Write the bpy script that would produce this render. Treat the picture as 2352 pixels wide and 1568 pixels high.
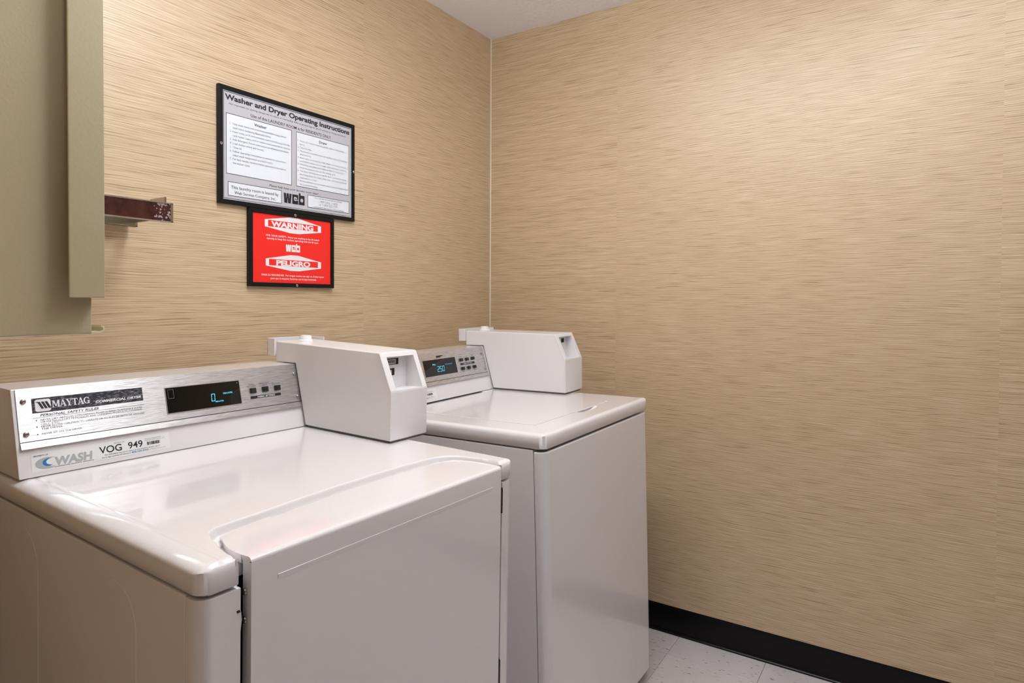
import bpy, bmesh, math, random
import numpy as np
from mathutils import Vector, Matrix

# ------------------------------------------------------------------ scene, camera, light
for o in list(bpy.data.objects): bpy.data.objects.remove(o)
scn = bpy.context.scene
COL = scn.collection
random.seed(4)

CX, CY, CZ, YAW, PITCH, ROLL, FPX, SHY = -2.30459, -1.61447, 1.24564, 0.5763, -0.01733, 0.00453, 1450.29379, 67.79841
fw = Vector((math.cos(YAW)*math.cos(PITCH), math.sin(YAW)*math.cos(PITCH), math.sin(PITCH)))
rt = Vector((math.sin(YAW), -math.cos(YAW), 0)); up = rt.cross(fw)
rt2 = rt*math.cos(ROLL)+up*math.sin(ROLL); up2 = -rt*math.sin(ROLL)+up*math.cos(ROLL)
cd = bpy.data.cameras.new('camera'); cam = bpy.data.objects.new('camera', cd); COL.objects.link(cam)
cam.matrix_world = Matrix(((rt2.x, up2.x, -fw.x, CX), (rt2.y, up2.y, -fw.y, CY), (rt2.z, up2.z, -fw.z, CZ), (0, 0, 0, 1)))
cd.sensor_width = 36; cd.lens = 36*FPX/2352; cd.shift_y = -SHY/2352; cd.clip_start = .02
scn.camera = cam

w = bpy.data.worlds.new('world'); scn.world = w; w.use_nodes = True
w.node_tree.nodes['Background'].inputs[0].default_value = (.9, .93, 1, 1)
w.node_tree.nodes['Background'].inputs[1].default_value = .3
scn.view_settings.view_transform = 'Standard'; scn.view_settings.look = 'None'
scn.view_settings.exposure = 0.0; scn.view_settings.gamma = 1; scn.view_settings.use_curve_mapping = False
LAMP_MAIN = 19.5      # emission strength of the diffuser over the machines
LAMP_FILL = 6.0  # emission strength of the lamp added to lift the right wall and floor

fl = bpy.data.lights.new('ceiling_fill', 'AREA'); fl.shape = 'DISK'; fl.size = .30; fl.spread = math.radians(110); fl.energy = 4.8; fl.color = (.93, .96, 1)   # added fill light with no visible source, aimed up to brighten the ceiling
fo = bpy.data.objects.new('ceiling_fill', fl); COL.objects.link(fo)
fo.matrix_world = Matrix.Translation((-2.2, -2.0, 1.3)) @ (Vector((-1.2, -1.3, 2.4))-Vector((-2.2, -2.0, 1.3))).to_track_quat('-Z', 'Y').to_matrix().to_4x4()

CEIL = 2.3989
XL, YF = -4.0, -4.4          # outer left wall and front wall
AX, AY = -2.32, -1.2         # the alcove: partition block fills x<AX, y>AY

# ------------------------------------------------------------------ materials
def nt(m): return m.node_tree.nodes, m.node_tree.links
def mat(name, col, rough=.5, metal=0., spec=.5, coat=0., coat_r=.05, emit=None, es=0., bump=0., bscale=80., bstretch=None, aniso=0., bdist=.002):
    m = bpy.data.materials.new(name); m.use_nodes = True; n, l = nt(m); p = n['Principled BSDF']
    p.inputs['Base Color'].default_value = (*col, 1); p.inputs['Roughness'].default_value = rough
    p.inputs['Metallic'].default_value = metal; p.inputs['Specular IOR Level'].default_value = spec
    p.inputs['Coat Weight'].default_value = coat; p.inputs['Coat Roughness'].default_value = coat_r
    if aniso: p.inputs['Anisotropic'].default_value = aniso
    if emit: p.inputs['Emission Color'].default_value = (*emit, 1); p.inputs['Emission Strength'].default_value = es
    if bump:
        tc = n.new('ShaderNodeTexCoord'); mp = n.new('ShaderNodeMapping'); nz = n.new('ShaderNodeTexNoise'); b = n.new('ShaderNodeBump')
        if bstretch: mp.inputs['Scale'].default_value = bstretch
        nz.inputs['Scale'].default_value = bscale; nz.inputs['Detail'].default_value = 3
        b.inputs['Strength'].default_value = bump; b.inputs['Distance'].default_value = bdist
        l.new(tc.outputs['Object'], mp.inputs[0]); l.new(mp.outputs[0], nz.inputs['Vector'])
        l.new(nz.outputs['Fac'], b.inputs['Height']); l.new(b.outputs[0], p.inputs['Normal'])
    return m
def math_node(n, l, op, a, b=None, c=None):
    q = n.new('ShaderNodeMath'); q.operation = op
    for i, v in enumerate((a, b, c)):
        if v is None: continue
        if isinstance(v, (int, float)): q.inputs[i].default_value = v
        else: l.new(v, q.inputs[i])
    return q.outputs[0]
def ramp(n, l, fac, stops):
    r = n.new('ShaderNodeValToRGB'); l.new(fac, r.inputs[0]); e = r.color_ramp.elements
    while len(e) < len(stops): e.new(.5)
    for i, (p, c) in enumerate(stops): e[i].position = p; e[i].color = (*c, 1) if len(c) == 3 else c
    return r.outputs[0]

def wallpaper(name, seam0, period):
    """woven grasscloth paper: long horizontal threads, hung in drops that do not match at the seams"""
    m = bpy.data.materials.new(name); m.use_nodes = True; n, l = nt(m); p = n['Principled BSDF']
    tc = n.new('ShaderNodeTexCoord'); sx = n.new('ShaderNodeSeparateXYZ'); l.new(tc.outputs['Object'], sx.inputs[0])
    u = math_node(n, l, 'ADD', sx.outputs[0], sx.outputs[1])
    drop = math_node(n, l, 'FLOOR', math_node(n, l, 'DIVIDE', math_node(n, l, 'SUBTRACT', u, seam0), period))
    off = math_node(n, l, 'MULTIPLY', drop, 3.37)
    def noise(us, zs, scale=1., det=2., rough=.5):
        c = n.new('ShaderNodeCombineXYZ')
        l.new(math_node(n, l, 'MULTIPLY', u, us), c.inputs[0]); l.new(math_node(n, l, 'MULTIPLY', sx.outputs[2], zs), c.inputs[1]); l.new(off, c.inputs[2])
        q = n.new('ShaderNodeTexNoise'); q.inputs['Scale'].default_value = scale; q.inputs['Detail'].default_value = det; q.inputs['Roughness'].default_value = rough
        l.new(c.outputs[0], q.inputs['Vector']); return q.outputs['Fac']
    # slow waviness so that threads are not ruler-straight
    wav = noise(5, 14, 1, 1)
    zz = math_node(n, l, 'ADD', sx.outputs[2], math_node(n, l, 'MULTIPLY', wav, .012))
    def thread(us, zs, det=2., rough=.5, shift=0.):
        c = n.new('ShaderNodeCombineXYZ')
        l.new(math_node(n, l, 'MULTIPLY', u, us), c.inputs[0]); l.new(math_node(n, l, 'MULTIPLY', zz, zs), c.inputs[1])
        l.new(math_node(n, l, 'ADD', off, shift), c.inputs[2])
        q = n.new('ShaderNodeTexNoise'); q.inputs['Scale'].default_value = 1; q.inputs['Detail'].default_value = det; q.inputs['Roughness'].default_value = rough
        l.new(c.outputs[0], q.inputs['Vector']); return q.outputs['Fac']
    a = thread(8, 330, 1, .5); b = thread(15, 640, 1, .5, 9.); big = noise(1.2, 9, 1, 2)
    ph = math_node(n, l, 'ADD', math_node(n, l, 'MULTIPLY', zz, 2*math.pi*165), math_node(n, l, 'MULTIPLY', thread(3.5, 26, 1, .5, 21.), 14.))
    wv = math_node(n, l, 'MULTIPLY_ADD', math_node(n, l, 'SINE', ph), .5, .5)
    h = math_node(n, l, 'ADD', math_node(n, l, 'ADD', math_node(n, l, 'MULTIPLY', a, .50), math_node(n, l, 'MULTIPLY', b, .38)), math_node(n, l, 'MULTIPLY', wv, .12))
    base = ramp(n, l, h, [(.32, (.33, .222, .115)), (.42, (.51, .368, .219)), (.56, (.60, .445, .282)), (.67, (.68, .530, .365))])
    mx = n.new('ShaderNodeMixRGB'); mx.blend_type = 'MULTIPLY'; mx.inputs[0].default_value = 1
    l.new(base, mx.inputs[1]); l.new(ramp(n, l, big, [(.3, (.985, .98, .975)), (.7, (1.015, 1.015, 1.02))]), mx.inputs[2])
    l.new(mx.outputs[0], p.inputs['Base Color'])
    bp = n.new('ShaderNodeBump'); bp.inputs['Strength'].default_value = .6; bp.inputs['Distance'].default_value = .0008
    l.new(h, bp.inputs['Height']); l.new(bp.outputs[0], p.inputs['Normal'])
    p.inputs['Roughness'].default_value = .40; p.inputs['Specular IOR Level'].default_value = .75
    return m
M = {}
M['paper_back'] = wallpaper('grasscloth_back', -.7593, 1.2)
M['paper_right'] = wallpaper('grasscloth_right', -1.8039, 1.2)
M['ceiling'] = mat('ceiling_texture', (.93, .92, .95), .9, bump=.75, bscale=62, bdist=.005)
M['paint'] = mat('white_wall_paint', (.72, .70, .69), .5)
M['corner'] = mat('corner_bead', (.66, .56, .42), .6)
M['cove'] = mat('cove_base_rubber', (.004, .004, .005), .25, spec=.22)
M['enamel'] = mat('white_enamel', (.77, .735, .735), .22, spec=.5, coat=.7, coat_r=.04, bump=.04, bscale=420)
M['enamel_soft'] = mat('white_powder_coat', (.78, .75, .755), .30, spec=.5, coat=.25, coat_r=.12, bump=.06, bscale=380)
M['plastic_white'] = mat('white_plastic', (.80, .80, .80), .35)
M['dark'] = mat('dark_gap_shade', (.012, .011, .011), .7)  # near-black that paints shade into gaps and hollows; also the coin windows
M['gasket'] = mat('grey_gasket', (.17, .16, .16), .6)
M['black'] = mat('black_plastic', (.012, .012, .013), .32)
M['frame_black'] = mat('black_sign_frame', (.006, .006, .007), .35, spec=.25, bump=.05, bscale=200)
M['print'] = mat('black_print', (.012, .012, .016), .45)
M['print_grey'] = mat('grey_print', (.11, .11, .15), .5)
M['print_soft'] = mat('soft_grey_print', (.40, .40, .41), .5)
M['print_blue'] = mat('blue_print', (.01, .16, .42), .5)
M['print_white'] = mat('white_print', (.82, .80, .82), .4)
M['sign_grey'] = mat('sign_grey', (.50, .49, .53), .35)
M['sign_white'] = mat('sign_white', (.74, .77, .83), .35)
M['sign_red'] = mat('sign_red', (.88, .022, .018), .32)
M['sign_line'] = mat('sign_line', (.015, .015, .03), .4)
M['sticker'] = mat('clear_sticker', (.80, .785, .78), .25)
M['glass'] = mat('display_glass', (.004, .004, .004), .04, spec=.6)
M['digit'] = mat('display_digit', (.02, .2, .25), .5, emit=(.10, .75, .95), es=1.1)
M['digit_dim'] = mat('display_digit_dim', (.02, .1, .12), .5, emit=(.05, .40, .50), es=.8)
M['chrome'] = mat('chrome', (.80, .79, .76), .08, metal=1)
M['nickel'] = mat('brushed_nickel', (.50, .46, .38), .22, metal=1)
M['screw'] = mat('screw_steel', (.45, .43, .41), .25, metal=1)
M['hinge'] = mat('dark_hinge', (.035, .037, .035), .35, metal=.6)
M['brush_edge'] = mat('steel_edge', (.62, .60, .60), .3, metal=1)
M['putty'] = mat('vendor_putty_enamel', (.50, .42, .275), .34, spec=.45, bump=.08, bscale=260)
M['putty_lit'] = mat('vendor_lit_edge', (.70, .64, .48), .35)  # paler putty: the brightness of the lit lip is put into the colour
M['foot'] = mat('foot_rubber', (.16, .11, .05), .7)
M['grout'] = mat('floor_joint', (.07, .06, .055), .9)
M['lamp'] = mat('lamp_diffuser', (.9, .9, .9), .5, emit=(.93, .965, 1), es=LAMP_MAIN)
M['lamp_fill'] = mat('lamp_diffuser_fill', (.9, .9, .9), .5, emit=(.93, .965, 1), es=LAMP_FILL)
M['fixture'] = mat('fixture_white', (.8, .8, .8), .5)

def steel():
    m = bpy.data.materials.new('brushed_steel'); m.use_nodes = True; n, l = nt(m); p = n['Principled BSDF']
    tc = n.new('ShaderNodeTexCoord'); mp = n.new('ShaderNodeMapping'); mp.inputs['Scale'].default_value = (40, 900, 900)
    nz = n.new('ShaderNodeTexNoise'); nz.inputs['Scale'].default_value = 1; nz.inputs['Detail'].default_value = 3
    l.new(tc.outputs['Object'], mp.inputs[0]); l.new(mp.outputs[0], nz.inputs['Vector'])
    l.new(ramp(n, l, nz.outputs['Fac'], [(.32, (.50, .485, .485)), (.5, (.66, .64, .64)), (.68, (.80, .78, .78))]), p.inputs['Base Color'])
    l.new(math_node(n, l, 'MULTIPLY_ADD', nz.outputs['Fac'], .2, .30), p.inputs['Roughness'])
    b = n.new('ShaderNodeBump'); b.inputs['Strength'].default_value = .8; b.inputs['Distance'].default_value = .0006
    l.new(nz.outputs['Fac'], b.inputs['Height']); l.new(b.outputs[0], p.inputs['Normal'])
    p.inputs['Metallic'].default_value = .9; p.inputs['Anisotropic'].default_value = .85; p.inputs['Anisotropic Rotation'].default_value = .25
    tg = n.new('ShaderNodeTangent'); tg.direction_type = 'UV_MAP'; tg.uv_map = 'UVMap'; l.new(tg.outputs[0], p.inputs['Tangent'])
    return m
M['steel'] = steel()
def badge():
    m = bpy.data.materials.new('badge_worn_black'); m.use_nodes = True; n, l = nt(m); p = n['Principled BSDF']
    tc = n.new('ShaderNodeTexCoord'); mp = n.new('ShaderNodeMapping'); mp.inputs['Scale'].default_value = (130, 900, 900)
    nz = n.new('ShaderNodeTexNoise'); nz.inputs['Scale'].default_value = 1; nz.inputs['Detail'].default_value = 4
    l.new(tc.outputs['Object'], mp.inputs[0]); l.new(mp.outputs[0], nz.inputs['Vector'])
    l.new(ramp(n, l, nz.outputs['Fac'], [(.52, (.012, .012, .02)), (.70, (.35, .35, .38))]), p.inputs['Base Color'])
    p.inputs['Roughness'].default_value = .35
    return m
M['badge'] = badge()
def wood():
    m = bpy.data.materials.new('dark_wood_laminate'); m.use_nodes = True; n, l = nt(m); p = n['Principled BSDF']
    tc = n.new('ShaderNodeTexCoord'); sx = n.new('ShaderNodeSeparateXYZ'); l.new(tc.outputs['Object'], sx.inputs[0])
    nz = n.new('ShaderNodeTexNoise'); nz.inputs['Scale'].default_value = 60; nz.inputs['Detail'].default_value = 5; l.new(tc.outputs['Object'], nz.inputs['Vector'])
    mp = n.new('ShaderNodeMapping'); mp.inputs['Scale'].default_value = (190, 190, 150); l.new(tc.outputs['Object'], mp.inputs[0])
    n2 = n.new('ShaderNodeTexNoise'); n2.inputs['Scale'].default_value = 1; n2.inputs['Detail'].default_value = 3; l.new(mp.outputs[0], n2.inputs['Vector'])
    wood_c = ramp(n, l, nz.outputs['Fac'], [(.3, (.032, .008, .006)), (.7, (.070, .020, .014))])
    # peeling foil at the free end: pale flakes
    near = math_node(n, l, 'GREATER_THAN', math_node(n, l, 'ADD', sx.outputs[0], math_node(n, l, 'MULTIPLY', math_node(n, l, 'SUBTRACT', nz.outputs['Fac'], .5), .10)), -.045)
    fl = math_node(n, l, 'GREATER_THAN', n2.outputs['Fac'], .56)
    mk = math_node(n, l, 'MULTIPLY', near, fl)
    mx = n.new('ShaderNodeMixRGB'); l.new(mk, mx.inputs[0]); l.new(wood_c, mx.inputs[1]); mx.inputs[2].default_value = (.33, .26, .28, 1)
    l.new(mx.outputs[0], p.inputs['Base Color']); p.inputs['Roughness'].default_value = .22; p.inputs['Coat Weight'].default_value = .4
    return m
M['wood'] = wood()
def tile_mat():
    m = bpy.data.materials.new('vinyl_tile'); m.use_nodes = True; n, l = nt(m); p = n['Principled BSDF']
    g = n.new('ShaderNodeNewGeometry'); oi = n.new('ShaderNodeObjectInfo')
    mp = n.new('ShaderNodeMapping'); mp.inputs['Scale'].default_value = (150, 38, 10); mp.inputs['Rotation'].default_value = (0, 0, .12); l.new(g.outputs['Position'], mp.inputs[0])
    nz = n.new('ShaderNodeTexNoise'); nz.inputs['Scale'].default_value = 1; nz.inputs['Detail'].default_value = 2; l.new(mp.outputs[0], nz.inputs['Vector'])
    big = n.new('ShaderNodeTexNoise'); big.inputs['Scale'].default_value = 6; big.inputs['Detail'].default_value = 3; l.new(g.outputs['Position'], big.inputs['Vector'])
    base = ramp(n, l, big.outputs['Fac'], [(.3, (.62, .575, .575)), (.7, (.70, .655, .67))])
    fl = ramp(n, l, nz.outputs['Fac'], [(.655, (0, 0, 0)), (.70, (1, 1, 1))])
    mx = n.new('ShaderNodeMixRGB'); l.new(fl, mx.inputs[0]); l.new(base, mx.inputs[1]); mx.inputs[2].default_value = (.13, .115, .11, 1)
    m2 = n.new('ShaderNodeMixRGB'); m2.blend_type = 'MULTIPLY'; m2.inputs[0].default_value = 1; l.new(mx.outputs[0], m2.inputs[1])
    l.new(ramp(n, l, oi.outputs['Random'], [(0, (.93, .92, .92)), (1, (1, 1, 1))]), m2.inputs[2])
    l.new(m2.outputs[0], p.inputs['Base Color']); p.inputs['Roughness'].default_value = .3
    return m
M['tile'] = tile_mat()

# ------------------------------------------------------------------ mesh helpers
def link(name, me, parent=None):
    o = bpy.data.objects.new(name, me); COL.objects.link(o)
    if parent: o.parent = parent
    return o
def finish(name, bm, m, parent=None, off=(0, 0, 0), smooth=32, wn=True, kind=None):
    bm.normal_update()
    if any(off): bmesh.ops.translate(bm, verts=bm.verts, vec=Vector(off))
    for e in bm.edges:
        if len(e.link_faces) == 2: e.smooth = e.calc_face_angle() < math.radians(smooth)
    for f in bm.faces: f.smooth = True
    me = bpy.data.meshes.new(name); bm.to_mesh(me); bm.free()
    for k in (m if isinstance(m, (list, tuple)) else [m]): me.materials.append(k)
    o = link(name, me, parent)
    if wn: md = o.modifiers.new('wn', 'WEIGHTED_NORMAL'); md.keep_sharp = True
    if kind: o['kind'] = kind
    return o
def split_print(name, bm, m, parent):
    """lettering in separate places becomes separate objects"""
    bm.verts.ensure_lookup_table(); n = len(bm.verts); idx = -np.ones(n, int); k = 0
    for v in bm.verts: v.index = v.index
    bm.verts.index_update()
    for v in bm.verts:
        if idx[v.index] >= 0: continue
        st = [v]; idx[v.index] = k
        while st:
            a = st.pop()
            for e in a.link_edges:
                o = e.other_vert(a)
                if idx[o.index] < 0: idx[o.index] = k; st.append(o)
        k += 1
    P = np.array([v.co[:] for v in bm.verts]); lo = np.full((k, 3), np.inf); hi = np.full((k, 3), -np.inf)
    np.minimum.at(lo, idx, P); np.maximum.at(hi, idx, P); size = (hi-lo).max(1)
    lab = -np.ones(k, int); c = 0
    for i in range(k):
        if lab[i] >= 0: continue
        st = [i]; lab[i] = c
        while st:
            a = st.pop(); gap = np.maximum(0, np.maximum(lo[a]-hi, lo-hi[a])); d = np.sqrt((gap**2).sum(1))
            for j in np.nonzero((d <= np.maximum(.012, .45*np.maximum(size[a], size))) & (lab < 0))[0]: lab[j] = c; st.append(int(j))
        c += 1
    if c == 1: return finish(name, bm, m, parent, wn=False)
    out = []
    for q in range(c):
        t = bmesh.new(); vm = {}
        for v in bm.verts:
            if lab[idx[v.index]] == q: vm[v] = t.verts.new(v.co)
        for f in bm.faces:
            if f.verts[0] in vm: g = t.faces.new([vm[v] for v in f.verts]); g.material_index = f.material_index
        out.append(finish(name, t, m, parent, wn=False))
    bm.free(); return out[0]
def box(bm, x0, x1, y0, y1, z0, z1, r=0, seg=2, mi=0):
    t = bmesh.new(); bmesh.ops.create_cube(t, size=1)
    for v in t.verts: v.co = Vector(((x0+x1)/2+v.co.x*(x1-x0), (y0+y1)/2+v.co.y*(y1-y0), (z0+z1)/2+v.co.z*(z1-z0)))
    if r: bmesh.ops.bevel(t, geom=list(t.edges), offset=r, segments=seg, profile=.5, affect='EDGES')
    merge(bm, t, mi)
def merge(bm, t, mi=0, M_=None):
    vm = {}
    for v in t.verts: vm[v] = bm.verts.new(M_ @ v.co if M_ else v.co)
    for f in t.faces:
        try: g = bm.faces.new([vm[v] for v in f.verts]); g.material_index = mi if mi else f.material_index
        except ValueError: pass
    t.free()
def prism(bm, prof, x0, x1, r=0, seg=2, axis='x', mi=0):
    """profile polygon extruded along an axis; axis x: prof=(y,z); y: prof=(x,z); z: prof=(x,y)"""
    def P(a, b, c): return {'x': (c, a, b), 'y': (a, c, b), 'z': (a, b, c)}[axis]
    t = bmesh.new(); A = [t.verts.new(P(a, b, x0)) for a, b in prof]; B = [t.verts.new(P(a, b, x1)) for a, b in prof]
    n = len(prof); t.faces.new(A); t.faces.new(B[::-1])
    for i in range(n): t.faces.new((A[i], A[(i+1) % n], B[(i+1) % n], B[i]))
    bmesh.ops.recalc_face_normals(t, faces=t.faces)
    if r: bmesh.ops.bevel(t, geom=list(t.edges), offset=r, segments=seg, profile=.5, affect='EDGES')
    merge(bm, t, mi)
def lathe(bm, prof, M_, n=24, mi=0):
    """prof: (radius, height) list revolved round local z"""
    t = bmesh.new(); rings = []
    for r, h in prof: rings.append([t.verts.new((r*math.cos(2*math.pi*k/n), r*math.sin(2*math.pi*k/n), h)) for k in range(n)])
    for a, b in zip(rings, rings[1:]):
        for k in range(n): t.faces.new((a[k], a[(k+1) % n], b[(k+1) % n], b[k]))
    t.faces.new(rings[0][::-1]); t.faces.new(rings[-1])
    merge(bm, t, mi, M_)
def empty(name, loc, label, cat, rot=None, group=None):
    o = bpy.data.objects.new(name, None); COL.objects.link(o); o.empty_display_size = .05
    if rot is None: o.location = loc
    else: o.matrix_world = Matrix.Translation(loc) @ rot.to_4x4()
    o['label'] = label; o['category'] = cat
    if group: o['group'] = group
    return o

# ------------------------------------------------------------------ lettering
_h = {}
def glyphs(s, bold=0., shear=0., res=3, space=1., word=1.):
    key = (s, bold, shear, res, space, word)
    if key in _h: return _h[key]
    c = bpy.data.curves.new('t', 'FONT'); c.body = s; c.size = 1; c.offset = bold; c.shear = shear; c.resolution_u = res
    c.space_character = space; c.space_word = word; c.fill_mode = 'BOTH'
    o = bpy.data.objects.new('t', c); COL.objects.link(o)
    me = bpy.data.meshes.new_from_object(o.evaluated_get(bpy.context.evaluated_depsgraph_get()))
    V = np.array([v.co[:2] for v in me.vertices]); F = [tuple(p.vertices) for p in me.polygons]
    bpy.data.objects.remove(o); bpy.data.curves.remove(c); bpy.data.meshes.remove(me)
    _h[key] = (V, F); return V, F
CAP = None
def text(bm, fr, s, u0, v, cap, u1=None, xs=None, bold=0., shear=0., res=2, mi=0, lift=0., align='l', rot=None, space=1.):
    """fr(u,v,lift)->Vector; baseline at v (v grows downwards); u1 fits the width, xs scales it instead"""
    global CAP
    if CAP is None:
        a, _ = glyphs('H', res=2); CAP = a[:, 1].max()
    V, F = glyphs(s, bold, shear, res, space)
    if len(V) == 0: return 1
    lo, hi = V[:, 0].min(), V[:, 0].max(); sy = cap/CAP
    if u1 is not None: sx = (u1-u0)/(hi-lo)
    else: sx = sy*(xs or 1.)
    U = (V[:, 0]-lo)*sx; W = V[:, 1]*sy
    if align == 'c' and u1 is None: U = U-U.max()/2
    if rot:
        U, W = -W, U
        vs = [bm.verts.new(fr(u0+a, v-b, lift)) for a, b in zip(U, W)]
    else: vs = [bm.verts.new(fr(u0+a, v-b, lift)) for a, b in zip(U, W)]
    for f in F:
        try: g = bm.faces.new([vs[i] for i in f]); g.material_index = mi
        except ValueError: pass
    return sx/sy
def flat(bm, fr, pts, lift=0., mi=0):
    f = bm.faces.new([bm.verts.new(fr(a, b, lift)) for a, b in pts]); f.material_index = mi; return f
def rect(bm, fr, u0, v0, u1, v1, lift=0., mi=0): flat(bm, fr, [(u0, v0), (u0, v1), (u1, v1), (u1, v0)], lift, mi)
def outline(bm, fr, u0, v0, u1, v1, t, lift=0., mi=0):
    rect(bm, fr, u0, v0, u1, v0+t, lift, mi); rect(bm, fr, u0, v1-t, u1, v1, lift, mi)
    rect(bm, fr, u0, v0+t, u0+t, v1-t, lift, mi); rect(bm, fr, u1-t, v0+t, u1, v1-t, lift, mi)
def disc(bm, fr, u, v, r, lift=0., mi=0, n=20, ry=None, a0=0, a1=2*math.pi):
    flat(bm, fr, [(u+r*math.cos(a0+(a1-a0)*k/n), v+(ry or r)*math.sin(a0+(a1-a0)*k/n)) for k in range(n if a1-a0 > 6.2 else n+1)], lift, mi)
def weblogo(bm, fr, u0, v0, u1, v1, lift, mi, mbg):
    """three block letters w, e, b; v0 top of the ascender, v1 base line"""
    W_ = u1-u0; H = v1-v0; q = lambda a, b: (u0+a*W_, v0+b*H)
    P = lambda pts, m_, dl=0.: flat(bm, fr, [q(*p) for p in pts], lift+dl, m_)
    P([(0, .18), (.03, 1), (.335, 1), (.37, .18)], mi)
    for a, b in ((.10, .13), (.235, .265)): P([(a, .18), ((a+b)/2, .62), (b, .18)], mbg, .0002)
    P([(.165, 1), (.18, .55), (.198, 1)], mbg, .0002)
    P([(.40, .18), (.40, 1), (.69, 1), (.69, .18)], mi)
    c = q(.55, .55); disc(bm, fr, c[0], c[1], .085*W_, lift+.0002, mbg, ry=.17*H)
    P([(.43, .54), (.43, .60), (.64, .60), (.64, .54)], mi, .0003); P([(.55, .60), (.55, .67), (.69, .67), (.69, .60)], mbg, .0004)
    P([(.715, 0), (.715, 1), (1, 1), (1, .18), (.80, .18), (.80, 0)], mi)
    c = q(.86, .60); disc(bm, fr, c[0], c[1], .07*W_, lift+.0002, mbg, ry=.16*H)

# ------------------------------------------------------------------ the room
def struct(name, bm, m, **k):
    o = finish(name, bm, m, wn=False, **k); o['kind'] = 'structure'; return o
T = .12
b = bmesh.new(); box(b, XL-T, 0, 0, T, 0, CEIL); struct('wall_back', b, M['paper_back'])
b = bmesh.new(); box(b, 0, T, YF-T, T, 0, CEIL); struct('wall_right', b, M['paper_right'])
b = bmesh.new(); box(b, XL-T, AX, AY, 0, 0, CEIL); struct('wall_left', b, M['paper_right'])
b = bmesh.new(); box(b, XL-T, XL, YF-T, AY, 0, CEIL); struct('wall_left', b, M['paint'])
b = bmesh.new(); box(b, XL-T, T, YF-T, YF, 0, CEIL); struct('wall_front', b, M['paint'])
b = bmesh.new(); box(b, XL-T, T, YF-T, T, CEIL, CEIL+.1); struct('ceiling', b, M['ceiling'])
b = bmesh.new(); box(b, XL-T, T, YF-T, T, -.1, -.003); floor = struct('floor', b, M['grout'])
# 12 inch vinyl tiles
S = .3048; G = .0005; X0T = -.145; Y0T = -.872
xs = sorted([X0T-S*k for k in range(-1, 14)]); ys = sorted([Y0T-S*k for k in range(-3, 13)])
def tile_mesh(w_, d_):
    t = bmesh.new(); box(t, -w_/2, w_/2, -d_/2, d_/2, -.003, 0, .0006, 1)
    for f in t.faces: f.smooth = False
    me = bpy.data.meshes.new('tile'); t.to_mesh(me); t.free(); me.materials.append(M['tile']); return me
cache = {}
for xa, xb in zip(xs, xs[1:]):
    for ya, yb_ in zip(ys, ys[1:]):
        x0, x1, y0, y1 = max(xa, XL)+G, min(xb, 0)-G, max(ya, YF)+G, min(yb_, 0)-G
        if x1-x0 < .01 or y1-y0 < .01 or (x1 < AX and y0 > AY): continue
        k = (round(x1-x0, 4), round(y1-y0, 4))
        if k not in cache: cache[k] = tile_mesh(*k)
        o = link('tile', cache[k], floor); o.location = ((x0+x1)/2, (y0+y1)/2, 0)
# rubber cove base
def cove(name, a, b_, nrm):
    a = Vector(a); b_ = Vector(b_); nrm = Vector(nrm)
    prof = [(0, 0), (.012, 0), (.0115, .0022), (.0075, .0045), (.0048, .009), (.0036, .016), (.0032, .098), (.002, .1012), (0, .1016)]
    t = bmesh.new(); A = [t.verts.new((a.x+nrm.x*p, a.y+nrm.y*p, z)) for p, z in prof]; B = [t.verts.new((b_.x+nrm.x*p, b_.y+nrm.y*p, z)) for p, z in prof]
    n = len(prof); t.faces.new(A); t.faces.new(B[::-1])
    for i in range(n): t.faces.new((A[i], A[(i+1) % n], B[(i+1) % n], B[i]))
    bmesh.ops.recalc_face_normals(t, faces=t.faces); struct(name, t, M['cove'])
cove('baseboard_right', (0, 0, 0), (0, YF, 0), (-1, 0, 0)); cove('baseboard_back', (AX, 0, 0), (-.0125, 0, 0), (0, -1, 0))
cove('baseboard_left', (AX, 0-.0125, 0), (AX, AY, 0), (1, 0, 0)); cove('baseboard_front', (XL, YF, 0), (-.0125, YF, 0), (0, 1, 0))
# caulk bead in the corner of the papered walls
b = bmesh.new(); prism(b, [(-.0042, .0), (-.0025, -.0025), (0, -.0042), (.0, .0)], .1016, CEIL, axis='z'); struct('trim_1', b, M['corner'])

# ------------------------------------------------------------------ ceiling lamps (out of frame; the second is added fill)
def lamp(x, y, m, label, along='y', L=1.22, Wd=.28, z=CEIL):
    t = empty('ceiling_lamp', (x, y, z), label, 'lamp', group='wraparound ceiling lamps')
    hx, hy = (Wd/2, L/2) if along == 'y' else (L/2, Wd/2)
    q = bmesh.new(); box(q, -hx*.6, hx*.6, -hy, hy, -.03, -.0005, .004); finish('housing', q, M['fixture'], t)
    q = bmesh.new(); a = Wd/2
    pf = [(-a, -.03), (-a*.96, -.055), (-a*.75, -.078), (-a*.4, -.088), (a*.4, -.088), (a*.75, -.078), (a*.96, -.055), (a, -.03)]
    prism(q, pf, -L/2+.012, L/2-.012, axis='y' if along == 'y' else 'x'); finish('diffuser', q, m, t, wn=False)
    for s in (-1, 1):
        q = bmesh.new(); pf2 = [(p*1.03, h*1.03+.001) for p, h in pf]
        c = s*(L/2-.006); prism(q, pf2, c-.006, c+.006, axis='y' if along == 'y' else 'x'); finish('end_cap', q, M['fixture'], t)
lamp(-1.33, -1.03, M['lamp'], 'lit white wraparound lamp on the ceiling above the two machines', along='y')
lamp(-.75, -2.1, M['lamp_fill'], 'dimmer white wraparound lamp added on the ceiling to brighten the right wall', along='y')

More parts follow.
